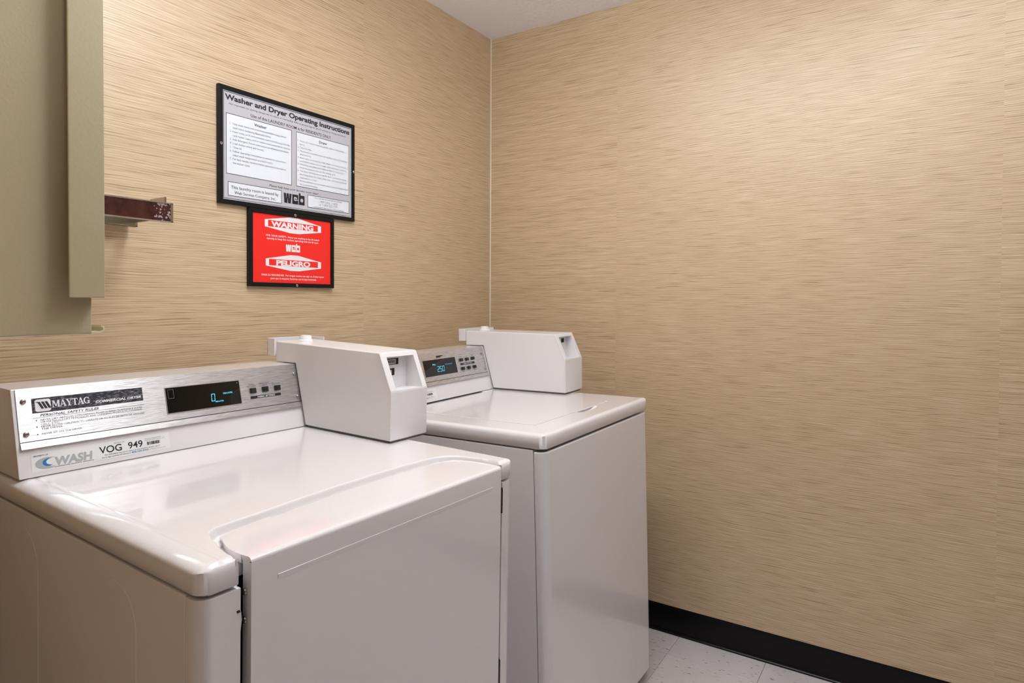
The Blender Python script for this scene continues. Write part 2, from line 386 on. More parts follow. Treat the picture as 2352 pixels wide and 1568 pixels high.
# ------------------------------------------------------------------ framed signs
def make_frame(t, W_, H_, bar, dep, m):
    names = []
    # mitred bars: bottom, top, left, right
    for k, (pts) in enumerate([[(0, 0), (W_, 0), (W_-bar, bar), (bar, bar)], [(0, H_), (W_, H_), (W_-bar, H_-bar), (bar, H_-bar)],
                               [(0, 0), (0, H_), (bar, H_-bar), (bar, bar)], [(W_, 0), (W_, H_), (W_-bar, H_-bar), (W_-bar, bar)]]):
        q = bmesh.new(); prism(q, pts, -dep, -.0004, .0009, 2, axis='y'); finish('frame_bar', q, m, t)
def sign_screw(t, u, v, H_, dep, r=.0042):
    q = bmesh.new(); Mx = Matrix.Translation((u, -dep, H_-v)) @ Matrix.Rotation(math.pi/2, 4, 'X')
    lathe(q, [(r, 0), (r, .001), (r*.8, .0018), (r*.45, .0018), (r*.38, .0005), (.0002, .0005)], Mx, 18); finish('screw', q, M['screw'], t, wn=False)

X0, X1, Z0, Z1 = -1.2987, -.8117, 1.5091, 1.8316
W1, H1 = X1-X0, Z1-Z0; DEP = .013
s1 = empty('instruction_sign', (X0, 0, Z0), 'large black-framed grey sign of washer and dryer operating instructions on the wall', 'sign')
make_frame(s1, W1, H1, .0125, DEP, M['frame_black'])
FY = -.0095
q = bmesh.new(); box(q, .006, W1-.006, FY, -.0006, .006, H1-.006); finish('sign_panel', q, M['sign_grey'], s1, wn=False)
F1 = lambda u, v, l=0.: Vector((u, FY-.0002-l, H1-v))
for (a, b_, c, d) in ((.0225, .0733, .2370, .2393), (.2537, .0733, .4640, .2387), (.0277, .2600, .2008, .2992), (.2960, .2587, .4648, .2978)):
    q = bmesh.new(); rect(q, F1, a, b_, c, d); tb = finish('text_box', q, M['sign_white'], s1, wn=False)
    q = bmesh.new(); outline(q, F1, a, b_, c, d, .0014, .0002); finish('border_line', q, M['sign_line'], tb, wn=False)
q = bmesh.new(); outline(q, F1, .0127, .0127, W1-.0127, H1-.0127, .0018); finish('border_line', q, M['sign_white'], s1, wn=False)
q = bmesh.new(); outline(q, F1, .0150, .0152, W1-.0150, H1-.0150, .0013, .0001); finish('border_line', q, M['sign_line'], s1, wn=False)
q = bmesh.new(); text(q, F1, 'Washer and Dryer Operating Instructions', .0193, .0365, .0140, .4660, bold=.036, res=4); split_print('lettering', q, M['print'], s1)
q = bmesh.new()
text(q, F1, 'Not responsible for clothing damage due to misuse or overloading. Refer to garment tags for special washing and drying instructions.', .0311, .0487, .0046, .4507, shear=.25)
text(q, F1, 'Use of this LAUNDRY ROOM is for RESIDENTS ONLY.', .0988, .0672, .0086, .3900, bold=.008, res=3)
text(q, F1, 'Washer', .1094, .0905, .0078, .1509, bold=.018, res=3); text(q, F1, 'Dryer', .3405, .0905, .0078, .3730, bold=.018, res=3)
text(q, F1, 'Please help keep your laundry room clean!', .1590, .2540, .0060, .3388, shear=.25, bold=.004)
split_print('lettering', q, M['print'], s1)
q = bmesh.new(); L1 = [('1.', 'Only wash items with a machine-washable rating. Never'), ('', 'wash items containing flammable fumes.'), ('2.', 'Insert coins, or if card-operated, insert card face up into the'),
    ('', 'card reader. Leave card in reader until instructed to remove.'), ('3.', 'Add detergent. Follow instructions on detergent container.'), ('4.', 'Load clothes evenly and loosely.'), ('5.', 'Close lid.'),
    ('6.', 'Follow operating instructions on washer to start and to'), ('', 'select wash temperature and fabric cycle.'), ('7.', 'For best results, remove clothes promptly at the end of'), ('', 'the washer cycle.')]
k = None
for i, (a, s) in enumerate(L1):
    v = .1022+.01075*i
    if k is None: k = text(q, F1, s, .0423, v, .0056, .2174, bold=.006)
    else: text(q, F1, s, .0423, v, .0056, xs=k, bold=.006)
    if a: text(q, F1, a, .0335, v, .0056, xs=k, bold=.006)
L2 = [('1.', 'Never dry articles containing plastic, rubber or flammable'), ('', 'fumes.'), ('2.', 'Clean lint filter.'), ('3.', 'Place clothes loosely so they can tumble freely. Close loading'), ('', 'door securely.'),
    ('4.', 'Insert coins, or if card-operated, insert card face up into the'), ('', 'card reader. Leave card in reader until instructed to remove.'), ('5.', 'Follow the operating instructions on dryer to set proper'), ('', 'fabric temperature and start the drying cycle.'),
    ('6.', 'The dryer will stop every time the door is re-opened during'), ('', 'the drying cycle. To restart, close door and follow operating'), ('', 'instructions on dryer.'), ('7.', 'Remove delicate and permanent press articles promptly when'), ('', 'dry to avoid wrinkling.')]
for i, (a, s) in enumerate(L2):
    v = .1010+.01015*i
    if i == 0: k = text(q, F1, s, .2670, v, .0052, .4436, bold=.002)
    else: text(q, F1, s, .2670, v, .0052, xs=k, bold=.002)
    if a: text(q, F1, a, .2590, v, .0052, xs=k, bold=.002)
text(q, F1, 'For machine service, call this number', .3231, .2672, .0050, .4354, bold=.006)
text(q, F1, '1-800 CALL 2 WEB', .3405, .2775, .0068, .4166, bold=-.004); text(q, F1, 'or 1-800 225-5291', .3405, .2870, .0068, .4166, bold=-.004)
text(q, F1, 'and identify the machine by its number', .3196, .2950, .0050, .4430, bold=.006)
split_print('lettering', q, M['print_grey'], s1)
q = bmesh.new(); text(q, F1, 'This laundry room is leased by', .0373, .2785, .0082, .1909, bold=.010, res=3); text(q, F1, 'Web Service Company, Inc.', .0466, .2925, .0082, .1810, bold=.010, res=3)
split_print('lettering', q, M['print'], s1)
q = bmesh.new(); weblogo(q, F1, .2085, .2590, .2845, .2945, .0001, 0, 1); split_print('logo', q, [M['print'], M['sign_grey']], s1)
sign_screw(s1, .0063, .1604, H1, DEP); sign_screw(s1, W1-.0045, .1571, H1, DEP)

X0, X1, Z0, Z1r = -1.2081, -.9001, 1.2842, 1.5086
W2, H2 = X1-X0, Z1r-Z0
s2 = empty('warning_sign', (X0, 0, Z0), 'small black-framed red WARNING and PELIGRO sign under the instruction sign', 'sign')
make_frame(s2, W2, H2, .0125, DEP, M['frame_black'])
q = bmesh.new(); box(q, .006, W2-.006, FY, -.0006, .006, H2-.006); finish('sign_panel', q, M['sign_red'], s2, wn=False)
D2 = 1.5108-Z1r   # readings were taken from 1.5108
F2 = lambda u, v, l=0.: Vector((u, FY-.0002-l, H2-(v-D2)))
q = bmesh.new()
for dv, d0 in ((.0, 0.), (.1136, .0030)):
    flat(q, F2, [(.0527+d0, .0307+dv), (.1400+d0/2, .0160+dv), (.1680+d0/2, .0160+dv), (.2575, .0320+dv), (.2575, .0515+dv), (.1740, .0635+dv), (.1400+d0/2, .0635+dv), (.0527+d0, .0510+dv)])
    rect(q, F2, .0640+d0, .0312+dv, .2448, .0498+dv, .0001, 1)
text(q, F2, 'WARNING', .0743, .0483, .0142, .2273, bold=.045, res=4, lift=.0002)
text(q, F2, 'PELIGRO', .0915, .0483+.1136, .0140, .2152, bold=.045, res=4, lift=.0002)
split_print('hazard_panel', q, [M['print_white'], M['sign_red']], s2)
q = bmesh.new(); text(q, F2, 'FOR YOUR SAFETY:  Never put anything in the lid switch', .0571, .0788, .0052, .2500, bold=.010)
text(q, F2, 'opening to keep the machine operating with the lid open.', .0592, .0872, .0052, .2480, bold=.010)
text(q, F2, 'PARA SU SEGURIDAD:  Por ningun motivo use algo en el interruptor', .0421, .1942, .0052, .2693, bold=.010)
text(q, F2, 'para que la maquina funcione con la tapa levantada.', .0723, .2038, .0052, .2393, bold=.010)
split_print('lettering', q, M['print_white'], s2)
q = bmesh.new(); weblogo(q, F2, .1252, .0940, .1765, .1195, .0001, 0, 1); split_print('logo', q, [M['print_white'], M['sign_red']], s2)
sign_screw(s2, .1572, .0060, H2, DEP); sign_screw(s2, .1632, .2190, H2, DEP)

# ------------------------------------------------------------------ wall rack (behind the vendor)
rk = empty('garment_rack', (-1.523, 0, 1.40), 'chrome wall rack with dark wood slats beside the beige metal cabinet', 'rack')
def slat(y, wood=True):
    q = bmesh.new(); box(q, -.60, -.006, y-.0010, y+.0008, .0215, .0600); sl = finish('slat' if wood else 'rear_rail', q, M['wood'] if wood else M['nickel'], rk, wn=False)
    q = bmesh.new()    # chrome channel: top and bottom flanges, back web
    box(q, -.60, 0, y-.0030, y+.014, .0600, .0622, .0004, 1); box(q, -.60, 0, y-.0030, y+.0002, .0190, .0213, .0004, 1)
    box(q, -.60, 0, y+.0008, y+.0026, .0200, .0600); box(q, -.006, 0, y-.0030, y+.0008, .0190, .0622, .0004, 1)
    box(q, -.60, 0, y+.0118, y+.0140, .0200, .0605); finish('channel', q, M['chrome'], sl)
    q = bmesh.new(); box(q, -.60, -.055, y+.0028, y+.0116, .022, .058); finish('channel_shade', q, M['dark'], sl, wn=False)  # near-black block in the hollow channel, painted shade
    q = bmesh.new(); box(q, -.050, -.001, y+.0028, y+.0116, .0185, .0225, .0004, 1); finish('end_clip', q, M['nickel'], sl)
slat(-.190); slat(-.034, False)
for x in (-.004, -.56):
    q = bmesh.new(); box(q, x-.004, x, -.174, -.0008, .028, .050, .0006, 1); box(q, x-.004, x, -.172, -.108, .045, .078, .0006, 1); finish('arm', q, M['nickel'], rk)
    q = bmesh.new(); box(q, x-.022, x+.014, -.006, -.0006, .028, .060, .001, 1); finish('wall_plate', q, M['chrome'], rk)

# ------------------------------------------------------------------ metal vendor cabinet on the left wall
vx, vy, vz = AX, -.75, 1.2027
FX = -1.9313-vx      # local x of the front face
vd = empty('soap_vendor', (vx, vy, vz), 'beige metal vending cabinet hung on the wall above the left of the dryer', 'vending machine')
q = bmesh.new(); box(q, .0006, FX, 0, .30, 0, .74, .002, 2); finish('cabinet_body', q, M['putty'], vd)
dx0, dx1, dz0 = -1.9642-vx, -1.9248-vx, .0444
q = bmesh.new(); box(q, dx0, dx1, -.020, -.0168, dz0, .735, .0014, 2)          # hood flange along the near side
box(q, FX+.0025, dx1, -.0195, .3195, dz0, .735, .0018, 2); box(q, dx0, dx1, .3165, .3195, dz0, .735, .0014, 2)
finish('front_door', q, M['putty'], vd)
q = bmesh.new()   # curled dispensing lip
prof = [(FX, .0008), (FX+.0105, .0008), (FX+.0145, .0030), (FX+.0155, .0062), (FX+.0140, .0092), (FX+.0110, .0104), (FX+.0108, .0084), (FX+.0126, .0076), (FX+.0135, .0060), (FX+.0128, .0042), (FX+.0100, .0028), (FX, .0028)]
prism(q, prof, .002, .26, axis='y'); finish('tray_lip', q, M['putty_lit'], vd, wn=False)
q = bmesh.new(); box(q, FX-.004, FX+.0006, .03, .24, .004, .040, .001); finish('tray_shade', q, M['dark'], vd)  # near-black block for the opening; its shade is in the colour
q = bmesh.new(); lathe(q, [(.012, 0), (.012, .004), (.009, .006), (.003, .006), (.003, .004), (.0002, .004)], Matrix.Translation((dx1, .15, .45)) @ Matrix.Rotation(math.pi/2, 4, 'Y')); finish('lock', q, M['screw'], vd)

# ------------------------------------------------------------------ the two laundry machines
HB = .905     # height of the lid plane above the machine's base origin
OFF = (0, 0, HB)
def pose(q):
    x, y, z, yw, pi, ro = q
    R = Matrix.Rotation(yw, 3, 'Z') @ Matrix.Rotation(pi, 3, 'X') @ Matrix.Rotation(ro, 3, 'Y')
    return Vector((x, y, z))+R @ Vector((0, 0, -HB)), R
def heightgrid(name, xs, ys, hf, yfix, parent, skirt, m, outline_r=.02):
    """top plate as a height field with a skirt; corners rounded in plan"""
    nx, ny = len(xs), len(ys); X1_, Y1_ = xs[-1], ys[-1]; R = outline_r
    P = {}
    for i, x in enumerate(xs):
        for j, y in enumerate(ys):
            yy = yfix(x, y); xx = x
            for cx, sx_ in ((R, -1), (X1_-R, 1)):
                if (x-cx)*sx_ > 0 and yy < R:
                    dx, dy = (x-cx)*sx_, R-yy; m_ = max(dx, dy); d = math.hypot(dx, dy)
                    if d > 0: xx = cx+sx_*dx*m_/d; yy = R-dy*m_/d
            P[i, j] = (xx, yy, hf(xx, yy, x))
    b_ = bmesh.new(); V = {k: b_.verts.new(v) for k, v in P.items()}
    for i in range(nx-1):
        for j in range(ny-1): b_.faces.new((V[i, j], V[i+1, j], V[i+1, j+1], V[i, j+1]))
    loop = [(i, 0) for i in range(nx)]+[(nx-1, j) for j in range(1, ny)]+[(i, ny-1) for i in range(nx-2, -1, -1)]+[(0, j) for j in range(ny-2, 0, -1)]
    prev = [V[k] for k in loop]
    cen = Vector((X1_/2, Y1_/2, 0))
    for dz, ins in ((skirt+.003, 0.), (skirt, .003), (skirt, .012)):
        cur = []
        for v0 in [V[k] for k in loop]:
            c = v0.co.copy(); sx_ = 1 if c.x < X1_/2 else -1; sy_ = 1 if c.y < Y1_/2 else -1
            if min(c.x, X1_-c.x) < .012: c.x += sx_*ins
            if min(c.y, Y1_-c.y) < .03: c.y += sy_*ins
            c.z = min(dz, v0.co.z-.0002) if ins == 0 else dz
            cur.append(b_.verts.new(c))
        for a in range(len(loop)):
            c_ = (a+1) % len(loop); b_.faces.new((prev[a], cur[a], cur[c_], prev[c_]))
        prev = cur
    bmesh.ops.recalc_face_normals(b_, faces=b_.faces)
    return finish(name, b_, m, parent, OFF, smooth=50, wn=False)
def seq(*segs):
    out = []
    for a, b_, n in segs: out += [a+(b_-a)*k/n for k in range(n)]
    return out+[segs[-1][1]]
def edge_round(d, rr, hh):
    if d >= rr: return 0.
    t = 1-max(d, 0)/rr; return -hh*(1-math.sqrt(max(0, 1-t*t)))

# console frame: x along, s up the sloping front
YC, YT, ZT, YB = .609, .6513, .1594, .7637
TA = math.atan2(YT-YC, ZT); SL = math.hypot(YT-YC, ZT)
def con_frame(dy, off=0.):
    n_ = Vector((0, -math.cos(TA), math.sin(TA)))
    return lambda u, s, l=0.: Vector((u, YC+dy+s*math.sin(TA), s*math.cos(TA)))+n_*(l+off)+Vector(OFF)
def text_s(bm, fr, s, u0, sb, cap, **k):      # same as text() but the second coordinate grows upwards
    return text(bm, lambda u, v, l=0.: fr(u, -v, l), s, u0, -sb, cap, **k)
def rect_s(bm, fr, u0, s0, u1, s1, lift=0., mi=0): flat(bm, fr, [(u0, s0), (u1, s0), (u1, s1), (u0, s1)], lift, mi)
def slab(bm, fr, u0, s0, u1, s1, l0, l1, r=0, seg=1, mi=0):
    t = bmesh.new(); bmesh.ops.create_cube(t, size=1)
    if r:
        for v in t.verts: v.co = Vector((v.co.x*(u1-u0), v.co.y*(s1-s0), v.co.z*(l1-l0)))
        bmesh.ops.bevel(t, geom=list(t.edges), offset=r, segments=seg, profile=.5, affect='EDGES')
        for v in t.verts: v.co = fr((u0+u1)/2+v.co.x, (s0+s1)/2+v.co.y, (l0+l1)/2+v.co.z)
    else:
        for v in t.verts: v.co = fr((u0+u1)/2+v.co.x*(u1-u0), (s0+s1)/2+v.co.y*(s1-s0), (l0+l1)/2+v.co.z*(l1-l0))
    bmesh.ops.recalc_face_normals(t, faces=t.faces); merge(bm, t, mi)
def console(t, dy, x0, x1, px0, px1):
    q = bmesh.new(); prism(q, [(YC+dy, .0008), (YT+dy, ZT), (YB+dy, ZT), (YB+dy, .0008)], x0, x1, .0022, 2); finish('console_housing', q, M['enamel'], t, OFF)
    fr = con_frame(dy)
    # bent steel plate: face, crease, lower flange that kicks out
    n_ = [(SL-.0005, .0006), (SL-.0005, .0022), (.0668, .0022), (.0660, .0010), (.0650, .0034), (.0545, .0062), (.0530, .0062), (.0528, .0046), (.0600, .0026), (.0600, .0006)]
    q = bmesh.new(); A = [q.verts.new(fr(px0, s, l)) for s, l in n_]; B = [q.verts.new(fr(px1, s, l)) for s, l in n_]
    q.faces.new(A); q.faces.new(B[::-1])
    for i in range(len(n_)): q.faces.new((A[i], A[(i+1) % len(n_)], B[(i+1) % len(n_)], B[i]))
    bmesh.ops.recalc_face_normals(q, faces=q.faces)
    uv = q.loops.layers.uv.new('UVMap')
    for f in q.faces:
        for lp in f.loops: lp[uv].uv = (lp.vert.co.x, lp.vert.co.z)
    pn = finish('control_panel', q, M['steel'], t, smooth=20, wn=False)
    q = bmesh.new(); rect_s(q, fr, px0, .0652, px1, .0668, .0026); finish('crease_shade', q, M['dark'], pn, wn=False)  # dark strip laid over the fold, shade painted as colour
    return pn, con_frame(dy, .0023)
def screw(pn, fr, u, s, r=.0048):
    c = fr(u, s); Mx = Matrix.Translation(c) @ Matrix.Rotation(math.pi/2-TA, 4, 'X')
    q = bmesh.new(); lathe(q, [(r, 0), (r, .0012), (r*.75, .0032), (r*.42, .0038), (r*.38, .0015), (.0002, .0015)], Mx, 18); finish('screw', q, M['screw'], pn, wn=False)
def button(pn, fr, u, s, w_=.0150, h_=.0128):
    q = bmesh.new(); slab(q, fr, u-w_/2, s-h_/2, u+w_/2, s+h_/2, -.001, .0050, .0012, 2)
    slab(q, fr, u-w_*.36, s-h_*.32, u+w_*.36, s+h_*.34, .0045, .0062, .0008, 1); finish('button', q, M['black'], pn)
SEG = {'0': 'abcdef', '2': 'abged', '5': 'afgcd'}
def seven(q, fr, ch, u0, s0, w_, h_, t, lift, sh=.06, mi=0, skip=''):
    g = t*.35; hm = s0+h_/2
    L = dict(a=((u0+g, s0+h_-t), (u0+w_-g, s0+h_)), d=((u0+g, s0), (u0+w_-g, s0+t)), g=((u0+g, hm-t/2), (u0+w_-g, hm+t/2)), f=((u0, hm+g), (u0+t, s0+h_-g)), b=((u0+w_-t, hm+g), (u0+w_, s0+h_-g)),
             e=((u0, s0+g), (u0+t, hm-g)), c=((u0+w_-t, s0+g), (u0+w_, hm-g)))
    for k in SEG[ch]:
        (a, b_), (c, d) = L[k]
        flat(q, fr, [(a+(b_-s0)*sh, b_), (c+(b_-s0)*sh, b_), (c+(d-s0)*sh, d), (a+(d-s0)*sh, d)], lift, mi)

def coin_box(t, cx, dy, win):
    A_, B_, C_, D_, E_, F_, G_ = [(y+dy, z) for y, z in ((.7277, .2155), (.3338, .2078), (.2949, .1194), (.2963, .0052), (.603, .0052), (.6455, .1612), (.7277, .1612))]
    cw = .1232; x0, x1 = cx, cx+cw
    q = bmesh.new(); prof = [A_, B_, C_, D_, E_, F_, G_]
    va = [q.verts.new((x0, y, z)) for y, z in prof]; vb = [q.verts.new((x1, y, z)) for y, z in prof]
    q.faces.new(va); q.faces.new(vb[::-1]); n = len(prof); outer = []
    for i in range(n):
        j = (i+1) % n
        if i == 1: continue      # the sloping face gets the pocket
        q.faces.new((va[i], va[j], vb[j], vb[i]))
    # opening
    L = lambda t_: (B_[0]+(C_[0]-B_[0])*t_, B_[1]+(C_[1]-B_[1])*t_)
    (ty, tz), (by, bz) = L(.125), L(.985); ox0, ox1 = x0+.0168, x1-.0165; yb = .352+dy
    ot = [q.verts.new(p) for p in ((ox0, ty, tz), (ox1, ty, tz), (ox1, by, bz), (ox0, by, bz))]
    it = [q.verts.new(p) for p in ((ox0, yb, tz-.003), (ox1, yb, tz-.003), (ox1, yb, bz-.002), (ox0, yb, bz-.002))]
    q.faces.new((va[1], vb[1], ot[1], ot[0])); q.faces.new((vb[1], vb[2], ot[2], ot[1])); q.faces.new((vb[2], va[2], ot[3], ot[2])); q.faces.new((va[2], va[1], ot[0], ot[3]))
    for k in range(4): q.faces.new((ot[k], ot[(k+1) % 4], it[(k+1) % 4], it[k]))
    q.faces.new(it)
    bmesh.ops.recalc_face_normals(q, faces=q.faces)
    q.edges.ensure_lookup_table()
    side = set(va) | set(vb)
    ed = [e for e in q.edges if e.verts[0] in side and e.verts[1] in side]
    bmesh.ops.bevel(q, geom=ed, offset=.0032, segments=3, profile=.5, affect='EDGES')
    cb = finish('coin_box', q, M['enamel_soft'], t, OFF)
    cb['label'] = 'white steel coin box bolted on the end of the console'
    q = bmesh.new()   # ground weld running down the near front edge
    pts = [Vector((x0+.0006, B_[0]+.001, B_[1]-.003)), Vector((x0+.0006, C_[0]+.0012, C_[1])), Vector((x0+.0006, D_[0]+.0012, D_[1]+.002))]
    ring = None; N = 70
    tot = (pts[1]-pts[0]).length+(pts[2]-pts[1]).length
    for i in range(N+1):
        s_ = tot*i/N; l1 = (pts[1]-pts[0]).length
        c = pts[0].lerp(pts[1], s_/l1) if s_ < l1 else pts[1].lerp(pts[2], (s_-l1)/(tot-l1))
        r = .0021+.0005*math.sin(i*1.9)+.0003*random.random()
        cur = [q.verts.new(c+Vector((r*math.cos(a*math.pi/3), r*math.sin(a*math.pi/3), 0))) for a in range(6)]
        if ring:
            for a in range(6): q.faces.new((ring[a], ring[(a+1) % 6], cur[(a+1) % 6], cur[a]))
        ring = cur
    finish('weld_bead', q, M['enamel_soft'], cb, OFF, smooth=80, wn=False)
    q = bmesh.new(); box(q, x0+.006, x1-.006, D_[0]+.006, E_[0]-.004, .0004, .0060); finish('gasket', q, M['gasket'], cb, OFF, wn=False)
    # security bracket round the back
    q = bmesh.new(); zb, zt = .1772, .2225
    box(q, x0-.0062, x0-.0032, .7255+dy, .7575+dy, zb, zt, .0006, 1); box(q, x1+.0030, x1+.0060, .6900+dy, .7575+dy, zb, zt, .0006, 1)
    box(q, x0-.0062, x1+.0060, .7545+dy, .7575+dy, zb, zt, .0006, 1); finish('bracket', q, M['enamel_soft'], cb, OFF)
    q = bmesh.new(); lathe(q, [(.0205, -.002), (.0205, .0025), (.0165, .005), (.0150, .0135), (.0145, .0150), (.0110, .0158), (.0085, .0158), (.0075, .0138), (.0002, .0138)], Matrix.Translation((cx+cw/2, .684+dy, .2143+.905)), 28)
    finish('lock_cap', q, M['plastic_white'], cb, wn=False)
    FP = lambda u, v, l=0.: Vector((cx+u, yb-.0004-l, v+HB))
    if win == 'd':
        q = bmesh.new(); rect_s(q, FP, .030, .1745, .0790, .1900); rect_s(q, FP, .050, .1490, .0660, .1660); split_print('coin_window', q, M['dark'], cb)
        q = bmesh.new(); rect_s(q, FP, .033, .1760, .0700, .1880, .0003); rect_s(q, FP, .052, .1500, .0570, .1620, .0003); text_s(q, FP, 'QUARTERS', .035, .1795, .0052, u1=.066, bold=.02, lift=.0006, mi=1)
        split_print('coin_label', q, [M['print_soft'], M['print']], cb)
    else:
        q = bmesh.new(); rect_s(q, FP, .074, .1735, .0930, .1885); split_print('coin_window', q, M['dark'], cb)
    return cb
def feet(t, q6, pts, zb):
    o_, R = pose(q6)
    for x, y in pts:
        top = o_+R @ Vector((x, y, zb+HB)); L = top.z/R[2][2]
        q = bmesh.new(); lathe(q, [(.019, -L+.0008), (.020, -L+.004), (.016, -L+.008), (.007, -L+.010), (.007, .004)] if L > .016 else [(.019, -L+.0008), (.019, .002)], Matrix.Translation((x, y, zb+HB)), 16)
        finish('foot', q, M['foot'], t, wn=False)

# ---------------- dryer
QD = (-1.86669, -.873, .9124, -.02625, .01215, .00104); WD = .6861
o_, R_ = pose(QD)
dr = empty('dryer', o_, 'white coin-operated dryer with a door on its front, beside the washer', 'dryer', R_)
ZB = -.878
q = bmesh.new(); box(q, .0006, WD-.0006, .0345, YB-.006, ZB, -.0415, .003, 2)
def arch(yc, hw, ztop, spring):
    pts = [(yc+hw*math.cos(a), spring+(ztop-spring)*math.sin(a)) for a in [math.pi*k/20 for k in range(21)]]
    return pts+[(yc-hw, ZB+.03), (yc+hw, ZB+.03)]
bodyo = finish('cabinet', q, M['enamel'], dr, OFF)
for yc in (.562, .222):
    q = bmesh.new(); t_ = bmesh.new(); pts = arch(yc, .0605, -.0715, -.135)
    n = len(pts); A = [t_.verts.new((-.0002, y, z)) for y, z in pts]; B = [t_.verts.new((.0008, y+(yc-y)*-.03, z)) for y, z in pts]
    t_.faces.new(A)
    for i in range(n): t_.faces.new((A[i], A[(i+1) % n], B[(i+1) % n], B[i]))
    bmesh.ops.recalc_face_normals(t_, faces=t_.faces); merge(q, t_); finish('embossed_arch', q, M['enamel'], bodyo, OFF, smooth=20, wn=False)
# front posts with rounded outer corners
def corner_pts(x_out, x_in, y0, y1, R, s):
    c = [(x_out+s*R*(1-math.cos(a)), y0+R*(1-math.sin(a))) for a in [math.pi/2*k/8 for k in range(9)]]
    return [(x_out, y1)]+c+[(x_in, y0), (x_in, y1)]
q = bmesh.new()
prism(q, corner_pts(0, .0567, .0012, .0330, .020, 1), ZB, -.0425, .0012, 2, axis='z'); finish('front_post', q, M['enamel'], dr, OFF, smooth=40)
q = bmesh.new(); prism(q, corner_pts(WD, .6460, .0012, .0330, .020, -1), ZB, -.0425, .0012, 2, axis='z'); finish('front_post', q, M['enamel'], dr, OFF, smooth=40)
q = bmesh.new(); box(q, .0569, .6458, .0262, .0340, ZB, -.0425); finish('door_gap_shade', q, M['dark'], dr, OFF, wn=False)  # near-black sheet behind the door gaps; the shade is put into its colour
# lid with the recess for the door flange
notch = np.array([(.0500, -.05), (.0503, 0), (.0515, .020), (.0560, .045), (.0640, .072), (.0700, .092), (.0765, .108), (.090, .1185), (.130, .1235), (.1714, .126), (.2479, .134), (.3332, .140), (.3981, .1425), (.508, .1430),
    (.5637, .1395), (.5966, .1335), (.6130, .1240), (.6225, .1120), (.6310, .0900), (.6365, .0679), (.6400, .0348), (.6405, -.05)])
def inside_dist(x, y):
    a = notch[:-1]; d = notch[1:]-a; p = np.array((x, y))-a; t = np.clip((p*d).sum(1)/(d*d).sum(1), 0, 1)
    r = p-d*t[:, None]; dist = np.sqrt((r*r).sum(1)).min()
    ins = False
    X, Y = notch[:, 0], notch[:, 1]; j = len(X)-1
    for i in range(len(X)):
        if (Y[i] > y) != (Y[j] > y) and x < (X[j]-X[i])*(y-Y[i])/(Y[j]-Y[i])+X[i]: ins = not ins
        j = i
    return dist if ins else -dist
YR = .640
def lid_h(x, y, xr):
    d = min(x, WD-x); z = edge_round(x, .030, .013)+edge_round(WD-x, .014, .010)
    if y < .2 and (x < .0495 or x > .642): z += edge_round(y, .014, .012)
    z = max(z, -.022)
    if .030 < x < .040: z -= .0007*math.sin((x-.030)/.010*math.pi)      # faint rolled line inside the left rim
    if y < .17:
        di = inside_dist(x, max(y, -.02))
        if di > -.004:
            wd = .0075 if y > .09 else .006
            s_ = min(1, max(0, (di+.003)/wd)); z -= .0130*(s_*s_*(3-2*s_))
            s2_ = min(1, max(0, (di-(.022 if y > .085 else .002))/.008)); z -= .0040*(s2_*s2_*(3-2*s2_))
    return z
def lid_y(x, y): return max(y, .0225) if .0535 < x < .6405 else y
xs_ = seq((0, .010, 6), (.010, .034, 10), (.034, .047, 6), (.047, .0535, 5), (.0536, .10, 40), (.10, .58, 120), (.58, .6404, 44), (.6406, .672, 10), (.672, WD, 8))
ys_ = seq((0, .020, 10), (.020, .09, 22), (.09, .165, 64), (.165, .64, 12), (.64, YB-.004, 3))
heightgrid('lid', xs_, ys_, lid_h, lid_y, dr, -.0385, M['enamel'])
# door: front sheet bent back over the lid
q = bmesh.new()
def flange_left(y): # free edge of the flange, concave
    return float(np.interp(y, [-.0045, 0, .010, .025, .045, .065, .085, .095], [.0677, .0677, .0672, .0655, .0668, .0715, .0795, .0850]))
def flange_back(x): return float(np.interp(x, [.08, .13, .25, .33, .40, .51, .56, .60, .62, .634], [.098, .111, .1225, .129, .1315, .1325, .128, .1215, .1035, .066]))
Rb = .007; path = []
for k in range(0, 9): a = math.pi/2*k/8; path.append((-.0045+Rb*(1-math.sin(a)), -.0058-Rb+Rb*math.cos(a)))
path = path[::-1]     # from the front face (y=-.0045) up and over
cols = seq((0, .08, 8), (.08, .9, 30), (.9, 1, 12))
rows = [(-.0045, ZB+.05), (-.0045, -.30), (-.0045, -.06)]+path[0:]+[(None, t_) for t_ in (.15, .3, .45, .6, .75, .9, .98, 1.0)]
grid = []
for r_ in rows:
    ln_ = []
    for c in cols:
        if r_[0] is None:
            t_ = r_[1]
            # along the flange
            xa = .0677+(.6335-.0677)*c
            yb_ = flange_back(xa if c > 0 else .085); y = .003+(yb_-.003)*t_
            xl = flange_left(y); xrr = float(np.interp(y, [0, .04, .07, .10, .115], [.6335, .6335, .630, .622, .612]))
            x = xl+(xrr-xl)*c; y = .003+(flange_back(x)-.003)*t_
            z = -.0058 if t_ < .97 else (-.0061 if t_ < .99 else -.0085)
        else: y, z = r_; x = .0677+(.6335-.0677)*c
        ln_.append(q.verts.new((x, y, z)))
    grid.append(ln_)
for a, b_ in zip(grid, grid[1:]):
    for i in range(len(cols)-1): q.faces.new((a[i], a[i+1], b_[i+1], b_[i]))
